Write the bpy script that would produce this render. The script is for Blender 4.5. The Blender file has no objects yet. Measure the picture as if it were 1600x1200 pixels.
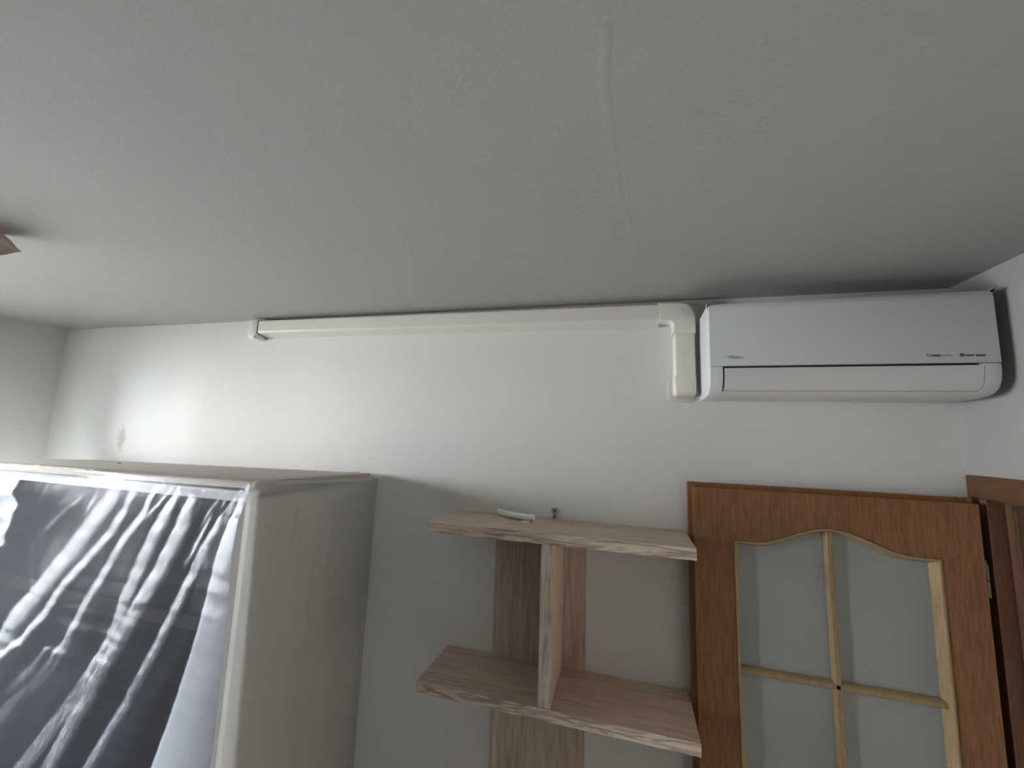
import bpy, bmesh, math, random
from mathutils import Vector, Matrix, noise

random.seed(4)
S = bpy.context.scene
COL = S.collection
PI = math.pi

# ------------------------------------------------------------------ camera
FPX = 632.207                                   # focal length in pixels of the 1600-wide frame
CAM = Vector((0.0, 0.0, 2.16))
RIGHT = Vector((0.96141104, 0.27300086, 0.03404915))
DOWN = Vector((-0.00279283, 0.13344121, -0.9910528))
FWD = Vector((-0.27510183, 0.952714, 0.12905429))
cd = bpy.data.cameras.new('camera')
cam = bpy.data.objects.new('camera', cd)
COL.objects.link(cam)
cd.sensor_width = 36.0
cd.lens = FPX / 1600 * 36.0
cd.clip_start = 0.02
up, back = -DOWN, -FWD
cam.matrix_world = Matrix(((RIGHT.x, up.x, back.x, CAM.x), (RIGHT.y, up.y, back.y, CAM.y),
                           (RIGHT.z, up.z, back.z, CAM.z), (0, 0, 0, 1)))
S.camera = cam


def at(px, py, y):
    """point of the vertical plane y = const that the photograph shows at (px, py)"""
    d = RIGHT * ((px - 800) / FPX) + DOWN * ((py - 600) / FPX) + FWD
    return CAM + d * (y / d.y)


# ------------------------------------------------------------------ room numbers
XL, XR, YB, YF = -3.35, 1.005, 1.60, -5.0
ZC = 2.705
WINS = [(-0.34, 1.16, 0.80, 2.50), (-2.25, -1.95, 0.10, 2.30)]   # openings in the left wall: window and an added slot for frontal fill light (y0, y1, z0, z1)

# ------------------------------------------------------------------ world, light, exposure
W = bpy.data.worlds.new('overcast_sky')
S.world = W
W.use_nodes = True
nt = W.node_tree
nt.nodes.clear()
o = nt.nodes.new('ShaderNodeOutputWorld')
b = nt.nodes.new('ShaderNodeBackground')
tc = nt.nodes.new('ShaderNodeTexCoord')
sx = nt.nodes.new('ShaderNodeSeparateXYZ')
mr = nt.nodes.new('ShaderNodeMapRange')
cr = nt.nodes.new('ShaderNodeValToRGB')
nt.links.new(tc.outputs['Generated'], sx.inputs[0])
nt.links.new(sx.outputs['Z'], mr.inputs['Value'])
mr.inputs['From Min'].default_value = -1
mr.inputs['From Max'].default_value = 1
nt.links.new(mr.outputs[0], cr.inputs[0])
e = cr.color_ramp.elements
e[0].position, e[0].color = 0.16, (0.10, 0.10, 0.09, 1)       # ground below the window
e[1].position, e[1].color = 0.51, (0.98, 1.0, 1.02, 1)       # bright haze at the horizon
y_ = e.new(0.40)
y_.color = (0.46, 0.48, 0.48, 1)                             # far ground
x = e.new(1.0)
x.color = (0.80, 0.88, 1.0, 1)
nt.links.new(cr.outputs[0], b.inputs['Color'])
b.inputs['Strength'].default_value = 9.0
nt.links.new(b.outputs[0], o.inputs[0])

for WY0, WY1, WZ0, WZ1 in WINS:
    pl = bpy.data.lights.new('window_portal', 'AREA')
    pl.shape = 'RECTANGLE'
    pl.size, pl.size_y = WY1 - WY0, WZ1 - WZ0
    pl.cycles.is_portal = True
    po = bpy.data.objects.new('window_portal', pl)
    COL.objects.link(po)
    po.location = (XL - 0.26, (WY0 + WY1) / 2, (WZ0 + WZ1) / 2)
    po.rotation_euler = (PI / 2, 0, -PI / 2)

vs = S.view_settings
vs.view_transform = 'Standard'
vs.look = 'None'
vs.gamma = 1
vs.use_curve_mapping = False
vs.exposure = 2.42
S.cycles.use_denoising = True
S.cycles.max_bounces = 14
S.cycles.diffuse_bounces = 8
S.cycles.transparent_max_bounces = 24
S.cycles.sample_clamp_indirect = 6


# ------------------------------------------------------------------ materials
def newmat(name):
    m = bpy.data.materials.new(name)
    m.use_nodes = True
    m.node_tree.nodes.clear()
    n = m.node_tree.nodes
    out = n.new('ShaderNodeOutputMaterial')
    return m, n, m.node_tree.links, out


def plain(name, col, rough=0.5, bump=0.0, bscale=200.0, vary=0.0, vscale=3.0, spec=0.5, metal=0.0, dist=0.001):
    m, n, l, out = newmat(name)
    p = n.new('ShaderNodeBsdfPrincipled')
    p.inputs['Base Color'].default_value = (*col, 1)
    p.inputs['Roughness'].default_value = rough
    p.inputs['Specular IOR Level'].default_value = spec
    p.inputs['Metallic'].default_value = metal
    t = n.new('ShaderNodeTexCoord')
    if vary:
        a = n.new('ShaderNodeTexNoise')
        a.inputs['Scale'].default_value = vscale
        a.inputs['Detail'].default_value = 6
        l.new(t.outputs['Object'], a.inputs['Vector'])
        mx = n.new('ShaderNodeMix')
        mx.data_type = 'RGBA'
        mx.inputs['A'].default_value = (*[c * (1 - vary) for c in col], 1)
        mx.inputs['B'].default_value = (*[min(1, c * (1 + vary)) for c in col], 1)
        l.new(a.outputs['Fac'], mx.inputs['Factor'])
        l.new(mx.outputs['Result'], p.inputs['Base Color'])
    if bump:
        a = n.new('ShaderNodeTexNoise')
        a.inputs['Scale'].default_value = bscale
        a.inputs['Detail'].default_value = 4
        l.new(t.outputs['Object'], a.inputs['Vector'])
        bp = n.new('ShaderNodeBump')
        bp.inputs['Strength'].default_value = bump
        bp.inputs['Distance'].default_value = dist
        l.new(a.outputs['Fac'], bp.inputs['Height'])
        l.new(bp.outputs[0], p.inputs['Normal'])
    l.new(p.outputs[0], out.inputs[0])
    return m


def wood(name, c0, c1, c2, grain='X', fine=1.0, coarse=1.0, rough=0.55, wave=0.5):
    """veneer: long streaks along the grain, cathedral figure across it"""
    m, n, l, out = newmat(name)
    p = n.new('ShaderNodeBsdfPrincipled')
    p.inputs['Roughness'].default_value = rough
    p.inputs['Specular IOR Level'].default_value = 0.35
    t = n.new('ShaderNodeTexCoord')
    mp = n.new('ShaderNodeMapping')
    k = 0.09
    mp.inputs['Scale'].default_value = {'X': (k, 1, 1), 'Y': (1, k, 1), 'Z': (1, 1, k)}[grain]
    l.new(t.outputs['Object'], mp.inputs['Vector'])
    a = n.new('ShaderNodeTexNoise')
    a.inputs['Scale'].default_value = 14 * coarse
    a.inputs['Detail'].default_value = 3
    a.inputs['Distortion'].default_value = 0.6
    l.new(mp.outputs[0], a.inputs['Vector'])
    # contour lines of the coarse field = growth rings
    mu = n.new('ShaderNodeMath')
    mu.operation = 'MULTIPLY'
    mu.inputs[1].default_value = 34
    l.new(a.outputs['Fac'], mu.inputs[0])
    sn = n.new('ShaderNodeMath')
    sn.operation = 'SINE'
    l.new(mu.outputs[0], sn.inputs[0])
    f = n.new('ShaderNodeTexNoise')
    f.inputs['Scale'].default_value = 160 * fine
    f.inputs['Detail'].default_value = 5
    l.new(mp.outputs[0], f.inputs['Vector'])
    ad = n.new('ShaderNodeMath')
    ad.operation = 'MULTIPLY_ADD'
    ad.inputs[1].default_value = wave * 0.22
    l.new(sn.outputs[0], ad.inputs[0])
    l.new(f.outputs['Fac'], ad.inputs[2])
    rp = n.new('ShaderNodeValToRGB')
    ee = rp.color_ramp.elements
    ee[0].position, ee[0].color = 0.28, (*c0, 1)
    ee[1].position, ee[1].color = 0.72, (*c2, 1)
    q = ee.new(0.5)
    q.color = (*c1, 1)
    l.new(ad.outputs[0], rp.inputs[0])
    l.new(rp.outputs[0], p.inputs['Base Color'])
    bp = n.new('ShaderNodeBump')
    bp.inputs['Strength'].default_value = 0.12
    bp.inputs['Distance'].default_value = 0.0006
    l.new(f.outputs['Fac'], bp.inputs['Height'])
    l.new(bp.outputs[0], p.inputs['Normal'])
    l.new(p.outputs[0], out.inputs[0])
    return m


def film(name, clear, cloudy, tint, rough, crinkle, fres=1.0):
    """thin polythene: see-through where it lies smooth, cloudy where it is creased, with window sheen painted in (attribute haze), glossy"""
    m, n, l, out = newmat(name)
    tr = n.new('ShaderNodeBsdfTransparent')
    tr.inputs['Color'].default_value = (0.93, 0.93, 0.95, 1)
    df = n.new('ShaderNodeBsdfDiffuse')
    df.inputs['Color'].default_value = (*tint, 1)
    tl = n.new('ShaderNodeBsdfTranslucent')
    tl.inputs['Color'].default_value = (*tint, 1)
    gl = n.new('ShaderNodeBsdfGlossy')
    gl.inputs['Roughness'].default_value = rough
    gl.inputs['Color'].default_value = (0.95, 0.96, 1.0, 1)
    t = n.new('ShaderNodeTexCoord')
    r1 = n.new('ShaderNodeMapping')
    r1.inputs['Rotation'].default_value = (0, math.radians(-31), 0)
    r2 = n.new('ShaderNodeMapping')
    r2.inputs['Scale'].default_value = (1.0, 0.2, 0.20)
    l.new(t.outputs['Object'], r1.inputs['Vector'])
    l.new(r1.outputs[0], r2.inputs['Vector'])
    a = n.new('ShaderNodeTexNoise')
    a.inputs['Scale'].default_value = 110
    a.inputs['Detail'].default_value = 5
    a.inputs['Roughness'].default_value = 0.6
    a.inputs['Distortion'].default_value = 0.9
    l.new(r2.outputs[0], a.inputs['Vector'])
    bp = n.new('ShaderNodeBump')
    bp.inputs['Strength'].default_value = crinkle
    bp.inputs['Distance'].default_value = 0.003
    l.new(a.outputs['Fac'], bp.inputs['Height'])
    for s in (df, gl, tl):
        l.new(bp.outputs[0], s.inputs['Normal'])
    at_ = n.new('ShaderNodeAttribute')
    at_.attribute_name = 'haze'
    # crease cloudiness and painted window sheen, broken into streaks along the folds
    nz = n.new('ShaderNodeMapRange')
    nz.inputs['From Min'].default_value = 0.30
    nz.inputs['From Max'].default_value = 0.72
    nz.inputs['To Min'].default_value = 0.25
    nz.inputs['To Max'].default_value = 1.45
    l.new(a.outputs['Fac'], nz.inputs['Value'])
    hm = n.new('ShaderNodeMath')
    hm.operation = 'MULTIPLY'
    l.new(at_.outputs['Fac'], hm.inputs[0])
    l.new(nz.outputs[0], hm.inputs[1])
    mr_ = n.new('ShaderNodeMapRange')
    mr_.inputs['To Min'].default_value = clear
    mr_.inputs['To Max'].default_value = cloudy
    mr_.clamp = True
    ev = n.new('ShaderNodeAttribute')                           # even cloudiness that paints the window sheen on the corner flap
    ev.attribute_name = 'even'
    mxx = n.new('ShaderNodeMath')
    mxx.operation = 'MAXIMUM'
    l.new(hm.outputs[0], mxx.inputs[0])
    l.new(ev.outputs['Fac'], mxx.inputs[1])
    l.new(mxx.outputs[0], mr_.inputs['Value'])
    m0 = n.new('ShaderNodeMixShader')
    m0.inputs[0].default_value = 0.25
    l.new(df.outputs[0], m0.inputs[1])
    l.new(tl.outputs[0], m0.inputs[2])
    m1 = n.new('ShaderNodeMixShader')
    l.new(mr_.outputs[0], m1.inputs[0])
    l.new(tr.outputs[0], m1.inputs[1])
    l.new(m0.outputs[0], m1.inputs[2])
    fr = n.new('ShaderNodeFresnel')
    fr.inputs['IOR'].default_value = 1.5
    l.new(bp.outputs[0], fr.inputs['Normal'])
    mu = n.new('ShaderNodeMath')
    mu.operation = 'MULTIPLY'
    mu.use_clamp = True
    mu.inputs[1].default_value = fres
    l.new(fr.outputs[0], mu.inputs[0])
    m2 = n.new('ShaderNodeMixShader')
    l.new(mu.outputs[0], m2.inputs[0])
    l.new(m1.outputs[0], m2.inputs[1])
    l.new(gl.outputs[0], m2.inputs[2])
    l.new(m2.outputs[0], out.inputs[0])
    return m


def wall_paint(name, col, stains=()):
    """roller-painted plaster, with scuffs of given place and size (x, z, rx, rz, amount)"""
    m, n, l, out = newmat(name)
    p = n.new('ShaderNodeBsdfPrincipled')
    p.inputs['Roughness'].default_value = 0.85
    p.inputs['Specular IOR Level'].default_value = 0.2
    t = n.new('ShaderNodeTexCoord')
    a = n.new('ShaderNodeTexNoise')
    a.inputs['Scale'].default_value = 2.2
    a.inputs['Detail'].default_value = 5
    l.new(t.outputs['Object'], a.inputs['Vector'])
    mx = n.new('ShaderNodeMix')
    mx.data_type = 'RGBA'
    mx.inputs['A'].default_value = (*[c * 0.965 for c in col], 1)
    mx.inputs['B'].default_value = (*[c * 1.03 for c in col], 1)
    l.new(a.outputs['Fac'], mx.inputs['Factor'])
    cur = mx.outputs['Result']
    for (sx_, sz_, rx, rz, amt) in stains:
        mp = n.new('ShaderNodeMapping')
        mp.inputs['Location'].default_value = (-sx_ / rx, 0, -sz_ / rz)
        mp.inputs['Scale'].default_value = (1 / rx, 0, 1 / rz)
        l.new(t.outputs['Object'], mp.inputs['Vector'])
        ln = n.new('ShaderNodeVectorMath')
        ln.operation = 'LENGTH'
        l.new(mp.outputs[0], ln.inputs[0])
        nz = n.new('ShaderNodeTexNoise')
        nz.inputs['Scale'].default_value = 55
        nz.inputs['Detail'].default_value = 4
        l.new(t.outputs['Object'], nz.inputs['Vector'])
        ad = n.new('ShaderNodeMath')
        ad.operation = 'MULTIPLY_ADD'
        ad.inputs[1].default_value = 1.6
        l.new(nz.outputs['Fac'], ad.inputs[0])
        l.new(ln.outputs['Value'], ad.inputs[2])
        mr_ = n.new('ShaderNodeMapRange')
        mr_.inputs['From Min'].default_value = 1.35
        mr_.inputs['From Max'].default_value = 1.75
        mr_.inputs['To Min'].default_value = amt
        mr_.inputs['To Max'].default_value = 0
        l.new(ad.outputs[0], mr_.inputs['Value'])
        m2 = n.new('ShaderNodeMix')
        m2.data_type = 'RGBA'
        m2.inputs['B'].default_value = (0.36, 0.35, 0.32, 1)
        l.new(cur, m2.inputs['A'])
        l.new(mr_.outputs[0], m2.inputs['Factor'])
        cur = m2.outputs['Result']
    l.new(cur, p.inputs['Base Color'])
    f = n.new('ShaderNodeTexNoise')
    f.inputs['Scale'].default_value = 95
    f.inputs['Detail'].default_value = 5
    f.inputs['Roughness'].default_value = 0.6
    l.new(t.outputs['Object'], f.inputs['Vector'])
    bp = n.new('ShaderNodeBump')
    bp.inputs['Strength'].default_value = 0.35
    bp.inputs['Distance'].default_value = 0.0022
    l.new(f.outputs['Fac'], bp.inputs['Height'])
    l.new(bp.outputs[0], p.inputs['Normal'])
    l.new(p.outputs[0], out.inputs[0])
    return m


def pane_mat(name, tint, haze, rough):
    m, n, l, out = newmat(name)
    tr = n.new('ShaderNodeBsdfTransparent')
    tr.inputs['Color'].default_value = (*tint, 1)
    df = n.new('ShaderNodeBsdfDiffuse')
    df.inputs['Color'].default_value = (0.80, 0.83, 0.80, 1)
    tl = n.new('ShaderNodeBsdfTranslucent')
    tl.inputs['Color'].default_value = (0.85, 0.88, 0.85, 1)
    gl = n.new('ShaderNodeBsdfGlossy')
    gl.inputs['Roughness'].default_value = rough
    a = n.new('ShaderNodeMixShader')
    a.inputs[0].default_value = 0.5
    l.new(df.outputs[0], a.inputs[1])
    l.new(tl.outputs[0], a.inputs[2])
    c = n.new('ShaderNodeMixShader')
    c.inputs[0].default_value = haze
    l.new(tr.outputs[0], c.inputs[1])
    l.new(a.outputs[0], c.inputs[2])
    fr = n.new('ShaderNodeFresnel')
    fr.inputs['IOR'].default_value = 1.45
    d = n.new('ShaderNodeMixShader')
    l.new(fr.outputs[0], d.inputs[0])
    l.new(c.outputs[0], d.inputs[1])
    l.new(gl.outputs[0], d.inputs[2])
    l.new(d.outputs[0], out.inputs[0])
    return m


stain_hole = at(190, 684, YB)
seal_spot = at(1060, 622, YB)
M = {
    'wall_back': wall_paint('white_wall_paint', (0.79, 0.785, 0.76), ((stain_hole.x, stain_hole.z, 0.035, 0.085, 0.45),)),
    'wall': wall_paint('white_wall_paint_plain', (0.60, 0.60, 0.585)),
    'wall_shade': wall_paint('shade_darkened_wall_paint', (0.34, 0.335, 0.32)),  # wall paint darkened to stand in for the right wall's shade
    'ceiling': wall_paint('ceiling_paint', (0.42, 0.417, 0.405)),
    'floor': wood('floor_laminate', (0.07, 0.06, 0.05), (0.11, 0.095, 0.08), (0.15, 0.13, 0.11), 'X'),
    'oak_x': wood('grey_oak_along', (0.48, 0.365, 0.28), (0.60, 0.465, 0.365), (0.70, 0.555, 0.445), 'X', 0.6, 0.8, 0.6, 0.35),
    'oak_z': wood('grey_oak_upright', (0.44, 0.33, 0.25), (0.57, 0.44, 0.345), (0.67, 0.53, 0.425), 'Z', 0.6, 0.8, 0.6, 0.35),
    'oak_edge': wood('grey_oak_edge_band', (0.42, 0.31, 0.235), (0.66, 0.52, 0.415), (0.80, 0.66, 0.54), 'X', 0.5, 3.2, 0.6, 1.1),
    'oak_edge_z': wood('grey_oak_edge_band_upright', (0.46, 0.35, 0.27), (0.66, 0.52, 0.415), (0.78, 0.64, 0.52), 'Z', 0.6, 3.0, 0.6, 0.6),
    'door': wood('amber_door_veneer', (0.19, 0.083, 0.034), (0.25, 0.117, 0.052), (0.305, 0.15, 0.071), 'Z', 1.4, 0.8, 0.42, 0.15),
    'door_lip': wood('dark_door_edge', (0.20, 0.085, 0.035), (0.25, 0.115, 0.05), (0.30, 0.14, 0.065), 'Z', 1.4, 0.8, 0.45, 0.15),
    'bead': wood('pale_bead_wood', (0.29, 0.20, 0.105), (0.37, 0.265, 0.145), (0.44, 0.32, 0.185), 'Z', 1.6, 0.8, 0.45, 0.1),
    'frame': wood('brown_frame_veneer', (0.085, 0.040, 0.018), (0.11, 0.054, 0.025), (0.14, 0.07, 0.034), 'Y', 1.3, 0.8, 0.45, 0.2),
    'frame_z': wood('brown_frame_veneer_upright', (0.11, 0.05, 0.027), (0.14, 0.066, 0.036), (0.17, 0.085, 0.047), 'Z', 1.3, 0.8, 0.65, 0.2),
    'glass': pane_mat('frosted_glass', (0.92, 0.95, 0.93), 0.80, 0.3),
    'clear': pane_mat('window_glass', (0.97, 0.98, 0.98), 0.0, 0.02),
    'ac': plain('cool_white_plastic', (0.70, 0.71, 0.715), 0.38, 0.05, 700, spec=0.4),
    'ac_low': plain('warm_white_plastic', (0.72, 0.712, 0.705), 0.42, 0.05, 700, spec=0.4),
    'black': plain('black_plastic', (0.012, 0.012, 0.014), 0.6, vary=0.2),
    'grey_print': plain('grey_print', (0.33, 0.34, 0.34), 0.5, vary=0.05),
    'dark_print': plain('dark_print', (0.09, 0.095, 0.09), 0.5, vary=0.05),
    'cream': plain('cream_trunking_plastic', (0.79, 0.755, 0.69), 0.33, 0.03, 400, vary=0.02, spec=0.45),
    'sealant': plain('sealant', (0.68, 0.66, 0.61), 0.7, 0.4, 90, vary=0.1, vscale=40),
    'carcass': plain('white_laminate', (0.62, 0.61, 0.59), 0.5, 0.03, 300, vary=0.02),
    'topboard': plain('beige_board', (0.44, 0.385, 0.325), 0.8, 0.25, 120, vary=0.1, vscale=9),
    'dark_door': plain('charcoal_door', (0.012, 0.013, 0.018), 0.85, vary=0.15, vscale=4, spec=0.15),
    'rail': plain('pale_metal_rail', (0.60, 0.61, 0.62), 0.8, vary=0.03, spec=0.1),
    'midrail': plain('grey_metal_strip', (0.045, 0.045, 0.045), 0.9, vary=0.05, spec=0.1),
    'film_front': film('clear_polythene', 0.008, 0.46, (0.84, 0.86, 0.96), 0.24, 0.20, 0.03),
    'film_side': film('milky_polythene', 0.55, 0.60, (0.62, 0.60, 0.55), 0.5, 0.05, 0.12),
    'white_pvc': plain('white_foam', (0.92, 0.915, 0.90), 0.65, 0.5, 260, vary=0.04, vscale=30, dist=0.002),
    'zinc': plain('zinc_metal', (0.45, 0.44, 0.42), 0.4, 0.1, 200, vary=0.2, vscale=60, metal=0.8),
    'leaf': plain('dusky_pink_leaf', (0.62, 0.49, 0.44), 0.55, 0.1, 120, vary=0.08, vscale=14),
    'brass': plain('brushed_brass', (0.45, 0.36, 0.22), 0.35, 0.05, 200, metal=0.9, vary=0.05),
    'win_frame': plain('white_window_plastic', (0.8, 0.8, 0.8), 0.4, vary=0.02),
    'lamp_glass': plain('opal_lamp_glass', (0.8, 0.78, 0.74), 0.3, vary=0.02),
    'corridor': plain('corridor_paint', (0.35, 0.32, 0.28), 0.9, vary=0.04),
    'speck': plain('dark_speck', (0.03, 0.03, 0.03), 0.7, vary=0.1),
}


# ------------------------------------------------------------------ mesh helpers
def add_box(bm, x0, x1, y0, y1, z0, z1):
    v = [bm.verts.new(c) for c in ((x0, y0, z0), (x1, y0, z0), (x1, y1, z0), (x0, y1, z0),
                                   (x0, y0, z1), (x1, y0, z1), (x1, y1, z1), (x0, y1, z1))]
    for f in ((3, 2, 1, 0), (4, 5, 6, 7), (0, 1, 5, 4), (1, 2, 6, 5), (2, 3, 7, 6), (3, 0, 4, 7)):
        bm.faces.new([v[i] for i in f])
    return v


def box(x0, x1, y0, y1, z0, z1, bev=0.0, seg=2):
    bm = bmesh.new()
    add_box(bm, x0, x1, y0, y1, z0, z1)
    if bev:
        bmesh.ops.bevel(bm, geom=bm.edges[:], offset=bev, segments=seg, affect='EDGES', profile=0.5)
    return bm


def prism(pts, axis, a0, a1, bev=0.0, seg=2):
    """closed outline pts extruded along an axis; pts are the two other coordinates in x<y<z order"""
    bm = bmesh.new()

    def mk(p, a):
        return {'x': (a, p[0], p[1]), 'y': (p[0], a, p[1]), 'z': (p[0], p[1], a)}[axis]
    A = [bm.verts.new(mk(p, a0)) for p in pts]
    B = [bm.verts.new(mk(p, a1)) for p in pts]
    bm.faces.new(A[::-1])
    bm.faces.new(B)
    k = len(pts)
    for i in range(k):
        bm.faces.new((A[i], A[(i + 1) % k], B[(i + 1) % k], B[i]))
    bmesh.ops.recalc_face_normals(bm, faces=bm.faces[:])
    if bev:
        ed = [e for f in bm.faces if len(f.verts) == k for e in f.edges] if k != 4 else bm.edges[:]
        bmesh.ops.bevel(bm, geom=list(set(ed)), offset=bev, segments=seg, affect='EDGES', profile=0.5)
    return bm


def strip(bm, rows):
    """quad surface through equal-length rows of points"""
    V = [[bm.verts.new(p) for p in r] for r in rows]
    for i in range(len(V) - 1):
        for j in range(len(V[0]) - 1):
            bm.faces.new((V[i][j], V[i][j + 1], V[i + 1][j + 1], V[i + 1][j]))
    return V


def tube(bm, path, radii, n=12, cap=True):
    """round tube through points, radius per point or one radius"""
    path = [Vector(p) for p in path]
    if not hasattr(radii, '__len__'):
        radii = [radii] * len(path)
    rings = []
    ref = Vector((0, 0, 1))
    for i, p in enumerate(path):
        d = (path[min(i + 1, len(path) - 1)] - path[max(i - 1, 0)]).normalized()
        r = ref if abs(d.dot(ref)) < 0.95 else Vector((1, 0, 0))
        u = d.cross(r).normalized()
        w = d.cross(u)
        rings.append([bm.verts.new(p + (u * math.cos(2 * PI * k / n) + w * math.sin(2 * PI * k / n)) * radii[i]) for k in range(n)])
    for a, c in zip(rings, rings[1:]):
        for k in range(n):
            bm.faces.new((a[k], a[(k + 1) % n], c[(k + 1) % n], c[k]))
    if cap:
        bm.faces.new(rings[0][::-1])
        bm.faces.new(rings[-1])
    bmesh.ops.recalc_face_normals(bm, faces=bm.faces[:])
    return bm


def obj(name, bm, mat, parent=None, smooth=False, label=None):
    """link a bmesh built in world coordinates as one object (kept in place under its parent)"""
    me = bpy.data.meshes.new(name)
    bm.to_mesh(me)
    bm.free()
    me.materials.append(mat)
    if smooth:
        me.polygons.foreach_set('use_smooth', [True] * len(me.polygons))
        if smooth != 'all':
            me.set_sharp_from_angle(angle=math.radians(smooth if smooth is not True else 35))
    ob = bpy.data.objects.new(name, me)
    COL.objects.link(ob)
    if parent is not None:
        w = Vector((0, 0, 0))
        q = parent
        while q is not None:
            w += q.location
            q = q.parent
        me.transform(Matrix.Translation(-w))
        ob.parent = parent
    if label:
        ob['label'] = label
    return ob


def thing(name, label, cat, loc=(0, 0, 0), group=None, kind=None):
    ob = bpy.data.objects.new(name, None)
    ob.empty_display_size = 0.1
    COL.objects.link(ob)
    ob.location = loc
    ob['label'] = label
    if cat:
        ob['category'] = cat
    if group:
        ob['group'] = group
    if kind:
        ob['kind'] = kind
    return ob


def tag(ob, label, cat):
    ob['label'] = label
    ob['category'] = cat
    return ob


def struct(name, bm, mat, label=None, smooth=False):
    ob = obj(name, bm, mat, None, smooth)
    ob['kind'] = 'structure'
    if label:
        ob['label'] = label
    return ob


# ------------------------------------------------------------------ room shell
T = 0.22
DY0, DY1, DZ = 0.70, 1.512, 2.022                                  # doorway in the right wall
ZL, ZR = 2.728, 2.685                                              # the ceiling runs slightly out of level
struct('floor', box(XL - T, XR + T, YF - T, YB + T, -0.12, 0.0), M['floor'], 'wood laminate floor of the room, below the view')
bm = prism([(XL - T, ZL + 0.0), (XR + 0.14, ZR), (XR + 0.14, ZR + 0.2), (XL - T, ZL + 0.2)], 'y', YF - T, YB + T)
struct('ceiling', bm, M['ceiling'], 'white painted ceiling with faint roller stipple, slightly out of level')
seam = []
for px, py in ((950, 40), (946, 120), (954, 200), (968, 290), (986, 350), (996, 392)):
    d = RIGHT * ((px - 800) / FPX) + DOWN * ((py - 600) / FPX) + FWD
    seam.append(CAM + d * ((ZR + 0.012 - CAM.z) / d.z))
pts = [a.lerp(b_, t / 8) for a, b_ in zip(seam, seam[1:]) for t in range(8)] + [seam[-1]]
rows = []
for q in pts:
    zc = ZL + (ZR - ZL) * (q.x - XL + T) / (XR + 0.14 - XL + T)
    wv = 0.004 * noise.noise(q * 25)
    rows.append([(q.x + wv + ox, q.y, zc - oz) for ox, oz in ((-0.014, -0.0003), (-0.004, 0.0004 + 0.0005 * noise.noise(q * 30)), (0.004, 0.0003 + 0.0004 * noise.noise(q * 55)), (0.014, -0.0003))])
bm = bmesh.new()
strip(bm, rows)
bmesh.ops.recalc_face_normals(bm, faces=bm.faces[:])
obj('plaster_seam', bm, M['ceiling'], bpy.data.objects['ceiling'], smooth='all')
struct('wall_back', box(XL - T, XR + T, YB, YB + T, 0, 2.8), M['wall_back'], 'white back wall carrying the air conditioner and the shelf')
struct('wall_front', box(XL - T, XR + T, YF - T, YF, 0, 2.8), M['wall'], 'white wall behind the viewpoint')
bm = bmesh.new()
prev = YF
for WY0, WY1, WZ0, WZ1 in sorted(WINS):
    add_box(bm, XL - T, XL, prev, WY0, 0, 2.8)
    add_box(bm, XL - T, XL, WY0, WY1, 0, WZ0)
    add_box(bm, XL - T, XL, WY0, WY1, WZ1, 2.8)
    prev = WY1
add_box(bm, XL - T, XL, prev, YB, 0, 2.8)
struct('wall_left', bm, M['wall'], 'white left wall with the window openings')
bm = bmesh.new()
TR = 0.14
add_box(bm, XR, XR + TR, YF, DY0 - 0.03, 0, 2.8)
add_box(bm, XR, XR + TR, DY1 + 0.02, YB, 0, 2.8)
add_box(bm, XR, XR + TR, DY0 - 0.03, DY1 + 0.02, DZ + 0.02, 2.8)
struct('wall_right', bm, M['wall_shade'], 'right wall with the doorway, its shade put into the paint colour')

# corridor beyond the doorway, a plain closed hall
bm = bmesh.new()
add_box(bm, XR + TR + 1.1, XR + TR + 1.2, -0.4, 2.6, 0, 2.7)
add_box(bm, XR + TR, XR + TR + 1.1, 2.5, 2.6, 0, 2.7)
add_box(bm, XR + TR, XR + TR + 1.1, -0.4, -0.3, 0, 2.7)
add_box(bm, XR + TR, XR + TR + 1.2, -0.4, 2.6, 2.6, 2.7)
add_box(bm, XR + TR + 0.085, XR + TR + 1.2, -0.4, 2.6, -0.1, 0.0)
struct('wall_corridor', bm, M['corridor'], 'dim corridor walls beyond the doorway')

# window in the left wall (outside the frame, the room's daylight), plus one added for frontal fill
for (WY0, WY1, WZ0, WZ1), wname, wlabel in zip(WINS, ('window_1', 'window_added_fill'), ('white framed window in the left wall beside the wardrobe', 'white framed unseen window added in the left wall for frontal fill light')):
    win = thing(wname, wlabel, None, (XL - 0.12, (WY0 + WY1) / 2, WZ0), kind='structure')
    ym = (WY0 + WY1) / 2
    for a0, a1, z0, z1 in ((WY0, WY0 + 0.06, WZ0, WZ1), (WY1 - 0.06, WY1, WZ0, WZ1), (ym - 0.04, ym + 0.04, WZ0 + 0.06, WZ1 - 0.06)):
        obj('window_stile', box(XL - 0.15, XL - 0.09, a0, a1, z0, z1, 0.006), M['win_frame'], win)
    for z0, z1 in ((WZ0, WZ0 + 0.06), (WZ1 - 0.06, WZ1)):
        obj('window_rail', box(XL - 0.15, XL - 0.09, WY0 + 0.06, WY1 - 0.06, z0, z1, 0.006), M['win_frame'], win)
    for a0, a1 in ((WY0 + 0.06, ym - 0.04), (ym + 0.04, WY1 - 0.06)):
        obj('glass_pane', box(XL - 0.123, XL - 0.119, a0, a1, WZ0 + 0.06, WZ1 - 0.06), M['clear'], win)
    obj('window_sill', box(XL - 0.09, XL + 0.12, WY0 - 0.03, WY1 + 0.03, WZ0 - 0.03, WZ0, 0.006), M['win_frame'], win)

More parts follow.
